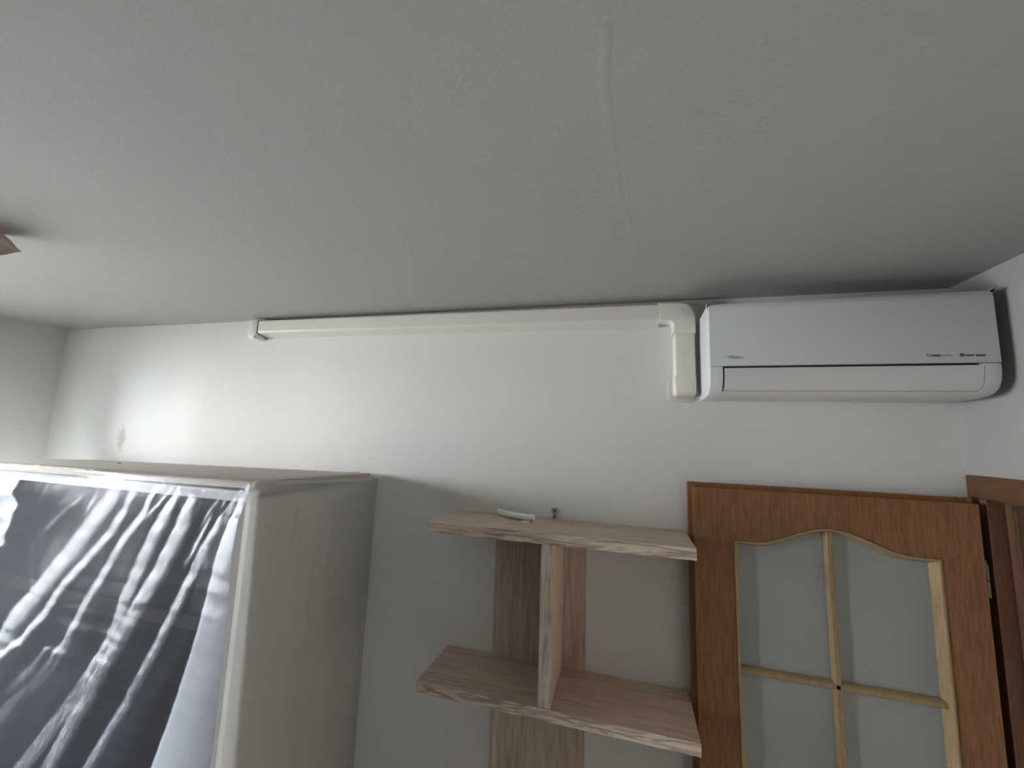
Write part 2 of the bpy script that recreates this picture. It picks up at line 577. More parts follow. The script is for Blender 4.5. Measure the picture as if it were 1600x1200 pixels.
# ------------------------------------------------------------------ door frame (right wall)
fr = thing('trim_1', 'dark brown wooden door frame on the right wall', None, (XR, DY1, 0), kind='structure')
obj('head_casing', box(XR - 0.014, XR, 0.64, YB - 0.004, DZ + 0.004, 2.092, 0.004), M['frame'], fr)
obj('side_casing', box(XR - 0.014, XR, DY1 + 0.016, YB - 0.004, 0, DZ + 0.004, 0.003), M['frame_z'], fr)
obj('side_casing', box(XR - 0.014, XR, 0.64, DY0 - 0.016, 0, DZ + 0.004, 0.003), M['frame_z'], fr)
obj('jamb', box(XR - 0.014, XR + 0.026, DY1 + 0.014, DY1 + 0.02, 0, DZ, 0.0015), M['frame_z'], fr)
bm = prism([(XR + 0.026, DY1 + 0.02), (XR + 0.026, DY1 + 0.003), (XR + 0.031, DY1), (XR + 0.038, DY1 + 0.002),
            (XR + 0.044, DY1 + 0.006), (XR + 0.155, DY1 + 0.006), (XR + 0.155, DY1 + 0.02)], 'z', 0, DZ)
obj('door_stop', bm, M['frame_z'], fr)
obj('jamb', box(XR, XR + 0.155, DY0 - 0.02, DY0, 0, DZ, 0.0015), M['frame_z'], fr)
obj('head_jamb', box(XR, XR + 0.155, DY0 - 0.02, DY1 + 0.02, DZ, DZ + 0.018, 0.0015), M['frame'], fr)

# ------------------------------------------------------------------ door leaf, folded back against the back wall
DX0, DX1, DF, DB, DLIP, DT, DBOT = 0.212, 0.968, 1.520, 1.546, 1.562, 2.013, 0.012
door = thing('door_1', 'amber brown glazed door opened flat against the back wall', None, (0.59, 1.54, 0.0), kind='structure')
OX0, OX1, OZ0, OZ1, RISE = 0.330, 0.868, 0.36, 1.850, 0.060


def arch(x, x0, x1, zb, rise):
    u = (x - (x0 + x1) / 2) / ((x1 - x0) / 2)
    w = 0.80
    return zb + (rise * 0.5 * (1 + math.cos(PI * u / w)) if abs(u) < w else 0.0)


NA = 48
outer = [(OX0 + (OX1 - OX0) * i / NA, arch(OX0 + (OX1 - OX0) * i / NA, OX0, OX1, OZ1, RISE)) for i in range(NA + 1)]
IN = 0.017
ix0, ix1 = OX0 + IN, OX1 - IN
inner = [(ix0 + (ix1 - ix0) * i / NA, arch(ix0 + (ix1 - ix0) * i / NA, ix0, ix1, OZ1 - IN, RISE)) for i in range(NA + 1)]
bm = bmesh.new()
add_box(bm, DX0, OX0, DF, DB, DBOT, DT)
add_box(bm, OX1, DX1, DF, DB, DBOT, DT)
add_box(bm, OX0, OX1, DF, DB, DBOT, OZ0)
strip(bm, [[(p[0], DF, p[1]) for p in outer], [(p[0], DF, DT) for p in outer]])
strip(bm, [[(p[0], DB, p[1]) for p in outer], [(p[0], DB, DT) for p in outer]])
strip(bm, [[(p[0], DF, DT) for p in outer], [(p[0], DB, DT) for p in outer]])
strip(bm, [[(p[0], DF, p[1]) for p in outer], [(p[0], DB, p[1]) for p in outer]])
bmesh.ops.recalc_face_normals(bm, faces=bm.faces[:])
obj('door_leaf', bm, M['door'], door)
# overlapping lip behind the leaf
bm = bmesh.new()
add_box(bm, DX0 - 0.015, OX0 - 0.01, DB, DLIP, DBOT, DT + 0.014)
add_box(bm, OX1 + 0.01, DX1 + 0.002, DB, DLIP, DBOT, DT + 0.014)
add_box(bm, OX0 - 0.01, OX1 + 0.01, DB, DLIP, DBOT, OZ0)
add_box(bm, OX0 - 0.01, OX1 + 0.01, DB, DLIP, OZ1 + RISE + 0.005, DT + 0.014)
obj('rebate_lip', bm, M['door_lip'], door)
# sloped moulding around the opening
loopo = [(OX0, OZ0)] + outer + [(OX1, OZ0)]
loopi = [(ix0, OZ0 + IN)] + inner + [(ix1, OZ0 + IN)]
bm = bmesh.new()
strip(bm, [[(p[0], DF - 0.003, p[1]) for p in loopo + loopo[:1]],
           [(p[0] + (q[0] - p[0]) * .3, DF - 0.003, p[1] + (q[1] - p[1]) * .3) for p, q in zip(loopo + loopo[:1], loopi + loopi[:1])],
           [(p[0] + (q[0] - p[0]) * .5, DF + 0.005, p[1] + (q[1] - p[1]) * .5) for p, q in zip(loopo + loopo[:1], loopi + loopi[:1])],
           [(p[0], DB, p[1]) for p in loopi + loopi[:1]]])
bmesh.ops.recalc_face_normals(bm, faces=bm.faces[:])
obj('arch_moulding', bm, M['bead'], door, smooth=40)
# glazing bars and panes
mx_ = (OX0 + OX1) / 2
bars = [1.455, 1.09, 0.725]
ztop = arch(mx_, ix0, ix1, OZ1 - IN, RISE)


def bar(a0, a1, c0, c1, vertical):
    pts = [(a0, 1.544), (a0 + 0.003, 1.532), (a0 + 0.007, 1.528), (a1 - 0.007, 1.528), (a1 - 0.003, 1.532), (a1, 1.544)]
    if vertical:
        return prism(pts, 'z', c0, c1)
    return prism([(p[1], p[0]) for p in pts], 'x', c0, c1)


obj('glazing_bar', bar(mx_ - 0.012, mx_ + 0.012, OZ0 + 0.005, ztop + 0.006, True), M['bead'], door, smooth=40)
for z in bars:
    obj('glazing_bar', bar(z - 0.0125, z + 0.0125, ix0 - 0.008, ix1 + 0.010, False), M['bead'], door, smooth=40)
edges = [OZ0 + IN - 0.006] + sorted(z - 0.0 for z in bars)
for k in range(4):
    for (a0, a1) in ((ix0 - 0.006, mx_), (mx_, ix1 + 0.006)):
        z0 = edges[k]
        if k < 3:
            bm = box(a0, a1, 1.5465, 1.5515, z0, edges[k + 1])
        else:
            xs = [a0 + (a1 - a0) * i / 20 for i in range(21)]
            top = [(xx, arch(xx, ix0, ix1, OZ1 - IN, RISE) + 0.006) for xx in xs]
            bm = prism([(a0, z0), (a1, z0)] + top[::-1], 'y', 1.5465, 1.5515)
        obj('glass_pane', bm, M['glass'], door)
# hinge in the gap beside the frame
for hz in (1.80, 0.25):
    bm = bmesh.new()
    tube(bm, [(0.981, 1.540, hz - 0.045), (0.981, 1.540, hz - 0.002)], 0.0065, 12)
    tube(bm, [(0.981, 1.540, hz + 0.002), (0.981, 1.540, hz + 0.045)], 0.0065, 12)
    tube(bm, [(0.981, 1.540, hz + 0.045), (0.981, 1.540, hz + 0.056)], [0.0045, 0.003], 10)
    add_box(bm, 0.968, 0.981, 1.5385, 1.5415, hz - 0.04, hz - 0.004)
    obj('hinge', bm, M['zinc'], door, smooth=40)
bm = bmesh.new()
tube(bm, [(0.262, 1.52, 1.03), (0.262, 1.475, 1.03), (0.275, 1.465, 1.03), (0.375, 1.462, 1.028)], 0.009, 12)
obj('door_handle', bm, M['zinc'], door, smooth=40)

# ------------------------------------------------------------------ air conditioner
AX0, AX1 = 0.250, 0.970
ac = thing('air_conditioner', 'white wall-mounted air conditioner high up above the brown door', 'air conditioner', ((AX0 + AX1) / 2, YB, 2.312))
D_ = lambda d: YB - d
top_prof = [(D_(0.002), 2.605), (D_(0.17), 2.609), (D_(0.190), 2.606), (D_(0.198), 2.597)]
low_prof = [(D_(0.2095), 2.4015), (D_(0.2085), 2.375), (D_(0.204), 2.352), (D_(0.194), 2.334), (D_(0.178), 2.322), (D_(0.155), 2.3155), (D_(0.11), 2.312)]
cap_prof = top_prof + [(D_(0.1995), 2.4015)] + low_prof + [(D_(0.002), 2.312)]
for a0, a1 in ((AX0, 0.2885), (0.9325, AX1)):
    bm = prism(cap_prof, 'x', a0, a1)
    ends = [f for f in bm.faces if abs(f.normal.x) > 0.9 and abs(f.calc_center_median().x - (a0 if a0 == AX0 else a1)) < 1e-4]
    bmesh.ops.bevel(bm, geom=list({e for f in ends for e in f.edges}), offset=0.005, segments=3, affect='EDGES', profile=0.5)
    obj('end_cap', bm, M['ac'], ac, smooth=30)
fp = [(D_(0.150), 2.6105), (D_(0.185), 2.6125), (D_(0.200), 2.609), (D_(0.2075), 2.600), (D_(0.210), 2.585), (D_(0.2105), 2.404), (D_(0.199), 2.4035),
      (D_(0.199), 2.596), (D_(0.191), 2.607), (D_(0.170), 2.6095)]
bm = prism(fp, 'x', AX0 + 0.0005, AX1 - 0.0005)
bmesh.ops.bevel(bm, geom=list({e for f in bm.faces if abs(f.normal.x) > 0.9 for e in f.edges}), offset=0.0035, segments=3, affect='EDGES', profile=0.5)
obj('front_panel', bm, M['ac'], ac, smooth=30)
obj('top_cover', box(0.2885, 0.9325, D_(0.185), D_(0.002), 2.59, 2.606, 0.002), M['ac'], ac)
obj('outlet_cavity', prism([(D_(0.002), 2.60), (D_(0.19), 2.60), (D_(0.19), 2.38), (D_(0.185), 2.355), (D_(0.16), 2.332), (D_(0.002), 2.325)], 'x', 0.2885, 0.9325), M['black'], ac)
vo = [(0.2095, 2.3970), (0.2085, 2.375), (0.204, 2.352), (0.1945, 2.335), (0.186, 2.3285)]
vi = [(0.179, 2.334), (0.188, 2.341), (0.196, 2.355), (0.200, 2.375), (0.2005, 2.3970)]
bm = prism([(D_(d), z) for d, z in vo + vi], 'x', 0.2935, 0.9305)
obj('air_vane', bm, M['ac_low'], ac, smooth=30)
tr_ = [(0.1835, 2.3265), (0.170, 2.319), (0.150, 2.3145), (0.11, 2.312), (0.002, 2.312), (0.002, 2.322), (0.16, 2.326), (0.178, 2.3325)]
obj('under_tray', prism([(D_(d), z) for d, z in tr_], 'x', 0.2885, 0.9325), M['ac_low'], ac, smooth=30)


def lettering(name, txt, x, z, size, mat, shear=0.0, bold=0.0, y=YB - 0.2107, width=None):
    cu = bpy.data.curves.new(name, 'FONT')
    cu.body = txt
    cu.size = size
    cu.shear = shear
    cu.offset = bold
    cu.extrude = 0.0003
    cu.resolution_u = 3
    to = bpy.data.objects.new(name, cu)
    me = bpy.data.meshes.new_from_object(to)
    bpy.data.objects.remove(to)
    xs = [v.co.x for v in me.vertices]
    w = max(xs) - min(xs)
    s = width / w if width else 1.0
    me.transform(Matrix.Translation((x, y, z)) @ Matrix.Rotation(PI / 2, 4, 'X') @ Matrix.Scale(s, 4, (1, 0, 0)) @ Matrix.Translation((-min(xs), 0, 0)))
    bm = bmesh.new()
    bm.from_mesh(me)
    bpy.data.meshes.remove(me)
    return obj(name, bm, mat, ac)


yA = YB - 0.2105
p = at(1139, 561, yA)
q = at(1160.5, 561, yA)
lettering('maker_lettering', 'Midea', p.x, p.z, 0.0155, M['grey_print'], 0.1, 0.0, width=q.x - p.x)
# swirl beside the name
bm = bmesh.new()
c = at(1135, 558, yA)
for k in range(2):
    for i in range(14):
        a, a2 = (k * PI + i * 0.16, k * PI + (i + 1) * 0.16)
        r, r2 = 0.0068 - 0.0003 * i, 0.0068 - 0.0003 * (i + 1)
        w, w2 = 0.0019 * (1 - i / 14), 0.0019 * (1 - (i + 1) / 14)
        pts = [(r, a), (r2, a2), (r2 - w2, a2), (r - w, a)]
        vv = [bm.verts.new((c.x + rr * math.cos(aa), YB - 0.2109, c.z + rr * math.sin(aa))) for rr, aa in pts]
        bm.faces.new(vv)
bmesh.ops.remove_doubles(bm, verts=bm.verts[:], dist=1e-6)
obj('maker_emblem', bm, M['grey_print'], ac)
for (px0, px1, py, txt, mt, bd) in ((1456.5, 1470, 557, 'INVERTER', 'dark_print', 0.0006), (1470.8, 1488, 557, 'QUATTRO', 'grey_print', 0.0),
                                    (1508, 1522.5, 556.5, 'PRIME', 'dark_print', 0.0004), (1524.5, 1541, 556.5, 'GUARD', 'dark_print', 0.0006)):
    p, q = at(px0, py, yA), at(px1, py, yA)
    lettering('feature_lettering', txt, p.x, p.z, 0.0066, M[mt], 0, bd, width=q.x - p.x)
bm = bmesh.new()
c = at(1451, 555, yA)
for i in range(20):
    a, a2 = 2 * PI * i / 20, 2 * PI * (i + 1) / 20
    r0, r1 = 0.0038, 0.0058
    bm.faces.new([bm.verts.new((c.x + r * math.cos(t), YB - 0.2109, c.z + 0.75 * r * math.sin(t))) for r, t in ((r1, a), (r1, a2), (r0, a2), (r0, a))])
obj('ring_mark', bm, M['dark_print'], ac)
c = at(1503, 554.5, yA)
obj('square_mark', box(c.x - 0.0046, c.x + 0.0046, YB - 0.2110, YB - 0.2103, c.z - 0.0046, c.z + 0.0046, 0.0003), M['dark_print'], ac)

# ------------------------------------------------------------------ pipe trunking
tk = thing('pipe_trunking', 'cream plastic pipe trunking running under the ceiling to the air conditioner', 'trunking', (-0.8, YB, 2.63))
YT = 1.539


def slope(x):
    return -0.0135 * (x - 0.11)


def rounded(pts, r, n=6):
    """round the corners of a closed outline"""
    out = []
    k = len(pts)
    for i in range(k):
        p0, p1, p2 = (Vector(pts[(i - 1) % k]), Vector(pts[i]), Vector(pts[(i + 1) % k]))
        rr = r[i] if hasattr(r, '__len__') else r
        if rr <= 0:
            out.append(tuple(p1))
            continue
        a = p1 + (p0 - p1).normalized() * rr
        c_ = p1 + (p2 - p1).normalized() * rr
        for j in range(n + 1):
            t = j / n
            out.append(tuple((1 - t) ** 2 * a + 2 * t * (1 - t) * p1 + t * t * c_))
    return out


sec = rounded([(YB - 0.001, 2.592), (YB - 0.001, 2.668), (YT, 2.668), (YT, 2.604)], [0, 0, 0.010, 0.010], 5)
bm = bmesh.new()
xs = [-1.778 + (0.112 + 1.778) * i / 8 for i in range(9)]
rows = [[(xx, y, z + slope(xx)) for y, z in sec + sec[:1]] for xx in xs]
V = strip(bm, rows)
bmesh.ops.remove_doubles(bm, verts=bm.verts[:], dist=1e-6)
bmesh.ops.holes_fill(bm, edges=bm.edges[:])
bmesh.ops.recalc_face_normals(bm, faces=bm.faces[:])
obj('long_cover', bm, M['cream'], tk, smooth=30)
# left end coupler, dropping slightly below the cover
s0 = slope(-1.8)
bm = prism(rounded([(-1.832, 2.577 + s0), (-1.832, 2.671 + s0), (-1.776, 2.671 + s0), (-1.776, 2.600 + s0), (-1.788, 2.577 + s0)], [0.016, 0.008, 0, 0.004, 0.006], 4), 'y', YT - 0.002, YB - 0.001, 0.004, 2)
obj('end_coupler', bm, M['cream'], tk, smooth=30)
bm = bmesh.new()
tube(bm, [(-1.7745, YB - 0.003, 2.592 + s0), (-1.7755, YT + 0.012, 2.598 + s0), (-1.7755, YT + 0.0005, 2.607 + s0), (-1.7755, YT - 0.0005, 2.618 + s0), (-1.7755, YT - 0.0005, 2.664 + s0)], 0.0016, 6)
tube(bm, [(-1.782, YT - 0.003, 2.590 + s0), (-1.784, YT - 0.0028, 2.582 + s0), (-1.791, YT - 0.001, 2.577 + s0)], 0.0016, 6)
obj('open_seam', bm, M['speck'], tk, label='dark open seam')
# corner elbow
ol = rounded([(0.110, 2.600), (0.110, 2.671), (0.236, 2.671), (0.236, 2.552), (0.158, 2.552), (0.158, 2.600)], [0, 0, 0.062, 0, 0, 0.020], 8)
obj('corner_elbow', prism(ol, 'y', YT - 0.002, YB - 0.001, 0.009, 3), M['cream'], tk, smooth=30)
obj('short_cover', box(0.1615, 0.2325, YT, YB - 0.001, 2.388, 2.556, 0.009, 3), M['cream'], tk, smooth=30)
ol = rounded([(0.159, 2.325), (0.159, 2.400), (0.2345, 2.400), (0.2345, 2.325)], [0.014, 0, 0, 0.014], 5)
obj('wall_elbow', prism(ol, 'y', YT - 0.002, YB - 0.001, 0.012, 3), M['cream'], tk, smooth=30)
# smear of sealant where the elbow enters the wall
bm = bmesh.new()
ring = []
for i in range(36):
    a = 2 * PI * i / 36
    r = 1 + 0.14 * noise.noise(Vector((math.cos(a) * 2, math.sin(a) * 2, 3)))
    ring.append((0.188 + 0.050 * r * math.copysign(abs(math.cos(a)) ** 0.6, math.cos(a)), 2.352 + 0.046 * r * math.copysign(abs(math.sin(a)) ** 0.6, math.sin(a))))
obj('sealant_smear', prism(ring, 'y', YB - 0.006, YB - 0.0005, 0.003, 2), M['sealant'], tk, smooth=50)

# ------------------------------------------------------------------ oak wall shelf
sh = thing('wall_shelf', 'grey oak wall shelf with two boards beside the door', 'shelf', (-0.25, YB, 0.3))
SY = 1.345
PXL, PXR = -0.272, -0.231
for z, x0, x1 in ((1.852, -0.682, 0.193), (1.333, -0.690, 0.193), (0.814, -0.690, 0.193)):
    bd = obj('shelf_board', box(x0, x1, SY + 0.001, YB - 0.002, z - 0.034, z, 0.0008, 1), M['oak_x'], sh)
    obj('edge_band', box(x0, x1, SY - 0.0005, SY + 0.0012, z - 0.0338, z - 0.0002, 0.0004, 1), M['oak_edge'], bd, label='paler figured front edge')
ud = obj('upright_divider', box(PXL, PXR, SY + 0.004, YB - 0.019, 1.334, 1.817, 0.0008, 1), M['oak_z'], sh)
obj('edge_band', box(PXL + 0.0002, PXR - 0.0002, SY + 0.0028, SY + 0.0045, 1.334, 1.817, 0.0004, 1), M['oak_edge_z'], ud, label='paler straight grained front edge')
obj('back_panel', box(-0.497, -0.150, YB - 0.0185, YB - 0.002, 1.334, 1.817, 0.001, 1), M['oak_z'], sh)
obj('back_panel', box(-0.462, -0.150, YB - 0.0185, YB - 0.002, 0.815, 1.298, 0.001, 1), M['oak_z'], sh)
obj('edge_strip', box(-0.486, -0.4625, YB - 0.0225, YB - 0.002, 0.815, 1.298, 0.001, 1), M['oak_edge_z'], sh)

# ------------------------------------------------------------------ things on and over the shelf
zt = 1.852
bm = bmesh.new()
p0, p1 = Vector((-0.492, 1.578, zt + 0.0125)), Vector((-0.333, 1.513, zt + 0.0125))
path, rad = [], []
N = 60
side = Vector((-(p1 - p0).y, (p1 - p0).x, 0)).normalized()
for i in range(N + 1):
    t = i / N
    path.append(p0.lerp(p1, t) - side * 0.013 * 4 * t * (1 - t) + Vector((0, 0, 0.004 * max(0, 0.25 - t))))
    rad.append(0.0118 + 0.0009 * math.sin(t * PI * 2 * 17))
tube(bm, path, rad, 16)
tag(obj('hose_piece', bm, M['white_pvc'], None, smooth=60), 'short curved piece of white ribbed hose lying on the top shelf board', 'hose')
bm = bmesh.new()
c = Vector((-0.362, 1.487, zt + 0.0015))
rows = []
for r, z in ((0.008, 0.0), (0.0155, 0.0), (0.0165, 0.0015), (0.0155, 0.003), (0.008, 0.003), (0.008, 0.0)):
    rows.append([(c.x + r * math.cos(a), c.y + r * math.sin(a), c.z - 0.0013 + z) for a in [2 * PI * i / 28 for i in range(29)]])
strip(bm, rows)
bmesh.ops.remove_doubles(bm, verts=bm.verts[:], dist=1e-6)
bmesh.ops.recalc_face_normals(bm, faces=bm.faces[:])
tag(obj('plastic_washer', bm, M['white_pvc'], None, smooth=40), 'small thin white ring lying in front of the white hose', 'washer')
mb = thing('metal_bracket', 'small grey metal bracket with two holes standing at the wall above the shelf', 'bracket', (-0.27, YB, zt))
bx, bz0, bz1 = at(866.5, 806, YB).x, zt + 0.001, 1.893
ol = [(bx - 0.0105, bz1), (bx - 0.0125, bz1 - 0.012), (bx - 0.006, bz1 - 0.022), (bx - 0.006, bz0 + 0.014), (bx - 0.0105, bz0 + 0.006), (bx - 0.009, bz0),
      (bx + 0.009, bz0), (bx + 0.0105, bz0 + 0.006), (bx + 0.006, bz0 + 0.014), (bx + 0.006, bz1 - 0.022), (bx + 0.0105, bz1 - 0.012), (bx + 0.0125, bz1)]
obj('bracket_plate', prism(ol, 'y', YB - 0.006, YB - 0.001, 0.001, 1), M['zinc'], mb)
for zz, r in ((bz1 - 0.010, 0.0042), (bz0 + 0.008, 0.0034)):
    bm = bmesh.new()
    tube(bm, [(bx, YB - 0.0068, zz), (bx, YB - 0.0055, zz)], r, 12)
    obj('screw_hole', bm, M['speck'], mb, label='black hole')

# ------------------------------------------------------------------ wardrobe
WX0, WX1, WF, WBK = -2.86, -1.082, 0.995, 1.588
wd = thing('wardrobe', 'dark fronted wardrobe with a beige top under clear plastic sheeting', 'wardrobe', ((WX0 + WX1) / 2, (WF + WBK) / 2, 0))


def ztopw(x, y):
    """the wardrobe top is a touch out of level"""
    u = (x - WX1) / (WX0 - WX1)
    v = (y - WF) / (WBK - WF)
    return (2.001 - 0.016 * u) * (1 - v) + (1.980 - 0.028 * u) * v


bm = bmesh.new()
V = add_box(bm, WX0, WX1, WF - 0.022, WBK - 0.02, 0, 1)
for v in bm.verts:
    v.co.z = ztopw(v.co.x, v.co.y) - (0.022 if v.co.z < 0.5 else 0)
bmesh.ops.bevel(bm, geom=bm.edges[:], offset=0.0015, segments=1, affect='EDGES')
obj('top_board', bm, M['topboard'], wd, label='beige top board')
for x0, x1 in ((WX0, WX0 + 0.02), (WX1 - 0.02, WX1)):
    obj('side_panel', box(x0, x1, WF - 0.01, WBK - 0.02, 0, 1.945, 0.001, 1), M['carcass'], wd)
obj('back_board', box(WX0 + 0.02, WX1 - 0.02, WBK - 0.026, WBK - 0.02, 0.05, 1.94), M['carcass'], wd)
obj('top_rail', box(WX0 + 0.02, WX1 - 0.001, WF - 0.012, WF + 0.02, 1.938, 1.9695, 0.002, 1), M['rail'], wd, label='pale horizontal rail')
obj('plinth', box(WX0 + 0.02, WX1 - 0.02, WF + 0.01, WF + 0.03, 0.0, 0.07), M['carcass'], wd)
xm = (WX0 + WX1) / 2
for x0, x1, yo in ((WX0 + 0.021, xm + 0.03, 0.022), (xm - 0.03, WX1 - 0.021, 0.0)):
    d_ = obj('sliding_door', box(x0, x1, WF + yo, WF + yo + 0.018, 0.072, 1.940, 0.001, 1), M['dark_door'], wd)
    obj('door_strip', box(x0 + 0.002, x1 - 0.002, WF + yo - 0.0008, WF + yo + 0.001, 1.550, 1.592, 0.001, 1), M['midrail'], d_)

# ------------------------------------------------------------------ plastic sheeting
ds = thing('dust_sheet', 'clear crinkled plastic dust sheet hanging in folds over the wardrobe', 'dust sheet', (-2.0, 0.96, 0))
YS = 0.962                                                       # the sheet's resting plane
EDGE = [at(392, 752, YS), at(352, 1196, YS)]


def edge_x(z):
    t = (EDGE[0].z - z) / (EDGE[0].z - EDGE[1].z)
    return EDGE[0].x + (EDGE[1].x - EDGE[0].x) * max(0, t)


# each fold: crisp edge line (photo measurements on the sheet's plane), width of its cloudy flank in metres,
# cloudiness with painted window sheen, kind: l = crisp on the left, r = crisp on the right, e = l that peters out, flap = the corner flap, t = thin line
FOLDS = [
    ([(389, 753), (348, 879), (316, 980), (280, 1085), (238, 1195)], 0.30, 0.80, 'flap'),
    ([(389, 755), (362, 835), (337, 930), (318, 1000)], 0.010, 0.55, 't'),
    ([(378, 765), (316, 870), (257, 980), (197, 1085), (128, 1195)], 0.050, 0.80, 'l'),
    ([(387, 757), (350, 830), (318, 900), (300, 960)], 0.085, 0.34, 'e'),
    ([(339, 805), (315, 852), (290, 893)], 0.018, 1.0, 'e'),
    ([(300, 772), (277, 831), (249, 885), (208, 948), (137, 1062), (60, 1191)], 0.080, 0.80, 'l'),
    ([(279, 764), (249, 811), (217, 874), (184, 939), (160, 1000), (92, 1099), (18, 1195)], 0.072, 0.88, 'l'),
    ([(268, 764), (246, 792), (226, 816)], 0.016, 0.8, 'e'),
    ([(240, 761), (219, 807), (191, 842), (156, 898), (123, 948), (94, 1000), (62, 1040), (20, 1090)], 0.045, 0.95, 'e'),
    ([(207, 768), (169, 831), (130, 874), (87, 924), (67, 955), (31, 996), (0, 1021)], 0.050, 0.95, 'l'),
    ([(176, 740), (160, 770), (121, 826), (78, 881), (43, 926), (22, 948), (0, 985)], 0.105, 0.80, 'l'),
    ([(152, 755), (136, 785), (121, 811)], 0.015, 0.5, 'e'),
    ([(128, 770), (100, 800), (60, 845)], 0.012, 0.4, 'e'),
    ([(50, 736), (47, 765), (58, 786), (40, 830), (12, 890), (-15, 940)], 0.60, 0.95, 'r'),
    ([(352, 770), (336, 795), (318, 830)], 0.014, 0.6, 'e'),
    ([(322, 765), (309, 785), (292, 815)], 0.013, 0.6, 'e'),
    ([(365, 770), (356, 785), (348, 800)], 0.012, 0.8, 'e'),
    ([(210, 745), (203, 765), (190, 795)], 0.02, 0.6, 'e'),
    ([(255, 748), (240, 775), (225, 800)], 0.014, 0.5, 'e'),
    ([(150, 745), (110, 756), (70, 768)], 0.015, 0.45, 'e'),
    ([(110, 1000), (70, 1050), (20, 1100)], 0.02, 0.35, 'e'),
    ([(70, 1010), (30, 1050), (-10, 1090)], 0.04, 0.5, 'e'),
    ([(30, 1075), (0, 1100), (-40, 1150)], 0.06, 0.42, 'l'),
    ([(262, 985), (212, 1085), (160, 1195)], 0.004, 0.25, 't'),
]
LINES = []
for pts, w, amp, flag in FOLDS:
    w_ = [at(px, py, YS) for px, py in pts]
    LINES.append((sorted([(p.z, p.x) for p in w_], reverse=True), w, amp, flag))


def crest(line, z, flag):
    """x of a fold's crest at height z and how strongly it shows there"""
    if z > line[0][0]:
        return None, 0
    end = flag in 'et'
    k = min(1.0, (line[0][0] - z) / 0.02 + 0.3)
    for (z0, x0), (z1, x1) in zip(line, line[1:]):
        if z >= z1:
            t = (z0 - z) / (z0 - z1)
            if end:
                k *= min(1, (z - line[-1][0]) / (0.4 * (line[0][0] - line[-1][0])))
            return x0 + (x1 - x0) * t, k
    if end:
        return None, 0
    (z0, x0), (z1, x1) = line[-2], line[-1]
    return x1 + (x1 - x0) * (z1 - z) / (z0 - z1), k * max(0.0, 1 - (z1 - z) / 1.2)


def lean(x, y0, margin):
    """slope of a piece of sheet at x that mirrors the point y0 of the left wall to the viewpoint"""
    view = math.atan2(YS, -x)
    return math.tan((math.atan2(YS - y0, x - XL) + margin - view) / 2)


def zone_slopes(x):
    """(slope of the flanks painted bright, slope of the dull flanks)"""
    return -0.38, max(0.0, lean(x, WINS[0][0], 0.14))


def sheet_row(xs, z):
    """height of the sheet over its resting plane along one level z, by adding up the flank slopes, and its haze"""
    drop = max(0.0, 2.0 - z)
    info = []
    for line, w, amp, flag in LINES:
        cx, k = crest(line, z, flag)
        if cx is None:
            continue
        d0 = max(0.0, line[0][0] - z)
        if flag == 'flap':
            w = edge_x(z) - cx + 0.02
        elif flag in 'le':
            w *= min(1.0, 0.45 + d0 / 0.18)
        info.append((cx, w, amp * k, flag))
    h, out, haze, even = 0.0, [], [], []
    for i, x in enumerate(xs):
        br, dk = zone_slopes(x)
        ac, al = 0.86 * x - 0.51 * z, 0.51 * x + 0.86 * z
        a, flapped = 0.0, False
        for cx, w, k, flag in info:
            d = x - cx
            if flag == 'r':
                d = -d + 0.012 * noise.noise(Vector((z * 30, 3.0, 1.0)))
            jag = 0.003 * noise.noise(Vector((al * 40, cx * 3, 1.0)))
            d += jag if flag in 'le' else 0
            if -0.003 < d < w:
                rise = min(1, (d + 0.003) / 0.005)
                if flag == 'flap':
                    s_ = rise * (1.0 + 0.25 * max(0, 1 - d / 0.02)) * (1 - 0.35 * (d / w) ** 2)
                elif flag == 'r':
                    s_ = rise * (0.8 + 0.2 * noise.noise(Vector((ac * 22, al * 5, 8.0))))
                elif flag == 't':
                    s_ = 1 - abs(2 * d / w - 1)
                else:
                    q = d / w
                    s_ = rise * (1 - q * q) * (0.86 + 0.3 * noise.noise(Vector((ac * 60, al * 14, 5.0))))
                flapped = flapped or flag == 'flap'
                a = max(a, k * s_)
        soft = max(0, noise.noise(Vector((ac * 11, al * 2.0, 2.0)))) * 0.22
        a_ = min(1.0, a + soft * 0.5)
        a = min(a, 1.0) if not flapped else a
        m = dk * (1 - a_) + br * a_
        m += 0.05 * noise.noise(Vector((ac * 22, al * 5, 9.0))) + (0.02 + (0.02 if flapped else 0.16 * a)) * noise.noise(Vector((ac * 80, al * 22, 4.0)))
        if i:
            h += (-m - h / 0.22) * (x - xs[i - 1])
        out.append(h)
        left = min(1, max(0, (-1.22 - x) / 0.2))                    # painted streaks weakened where the window light is strong, less so lower down
        even.append(a if flapped else 0.0)
        haze.append(0.0 if flapped else min(1.0, a * (1 - left * (0.55 - 0.40 * min(1, drop / 0.8))) + soft * 0.30 + 0.12 * max(0, 1 - drop / 0.03)))
    f = min(1.0, 0.15 + drop / 0.12)
    return [max(-0.016, (q + 0.004) * f) for q in out], haze, even


def spaced(a, b_, step):
    n_ = max(1, int(round((b_ - a) / step)))
    return [a + (b_ - a) * i / n_ for i in range(n_)]


us = spaced(-2.97, -2.45, 0.02) + spaced(-2.45, -1.08, 0.0042) + [-1.08]
us = [(u + 2.97) / (-1.08 + 2.97) for u in us]
drops = spaced(0.0, 0.12, 0.0045) + spaced(0.12, 1.05, 0.0065) + spaced(1.05, 1.90, 0.05) + [1.90]


def sheet_top(x):
    return ztopw(x, WF - 0.03) + 0.0035 + 0.002 * noise.noise(Vector((x * 45, 0, 0))) + 0.006 * math.exp(-((x - at(48, 735, YS).x) / 0.02) ** 2)


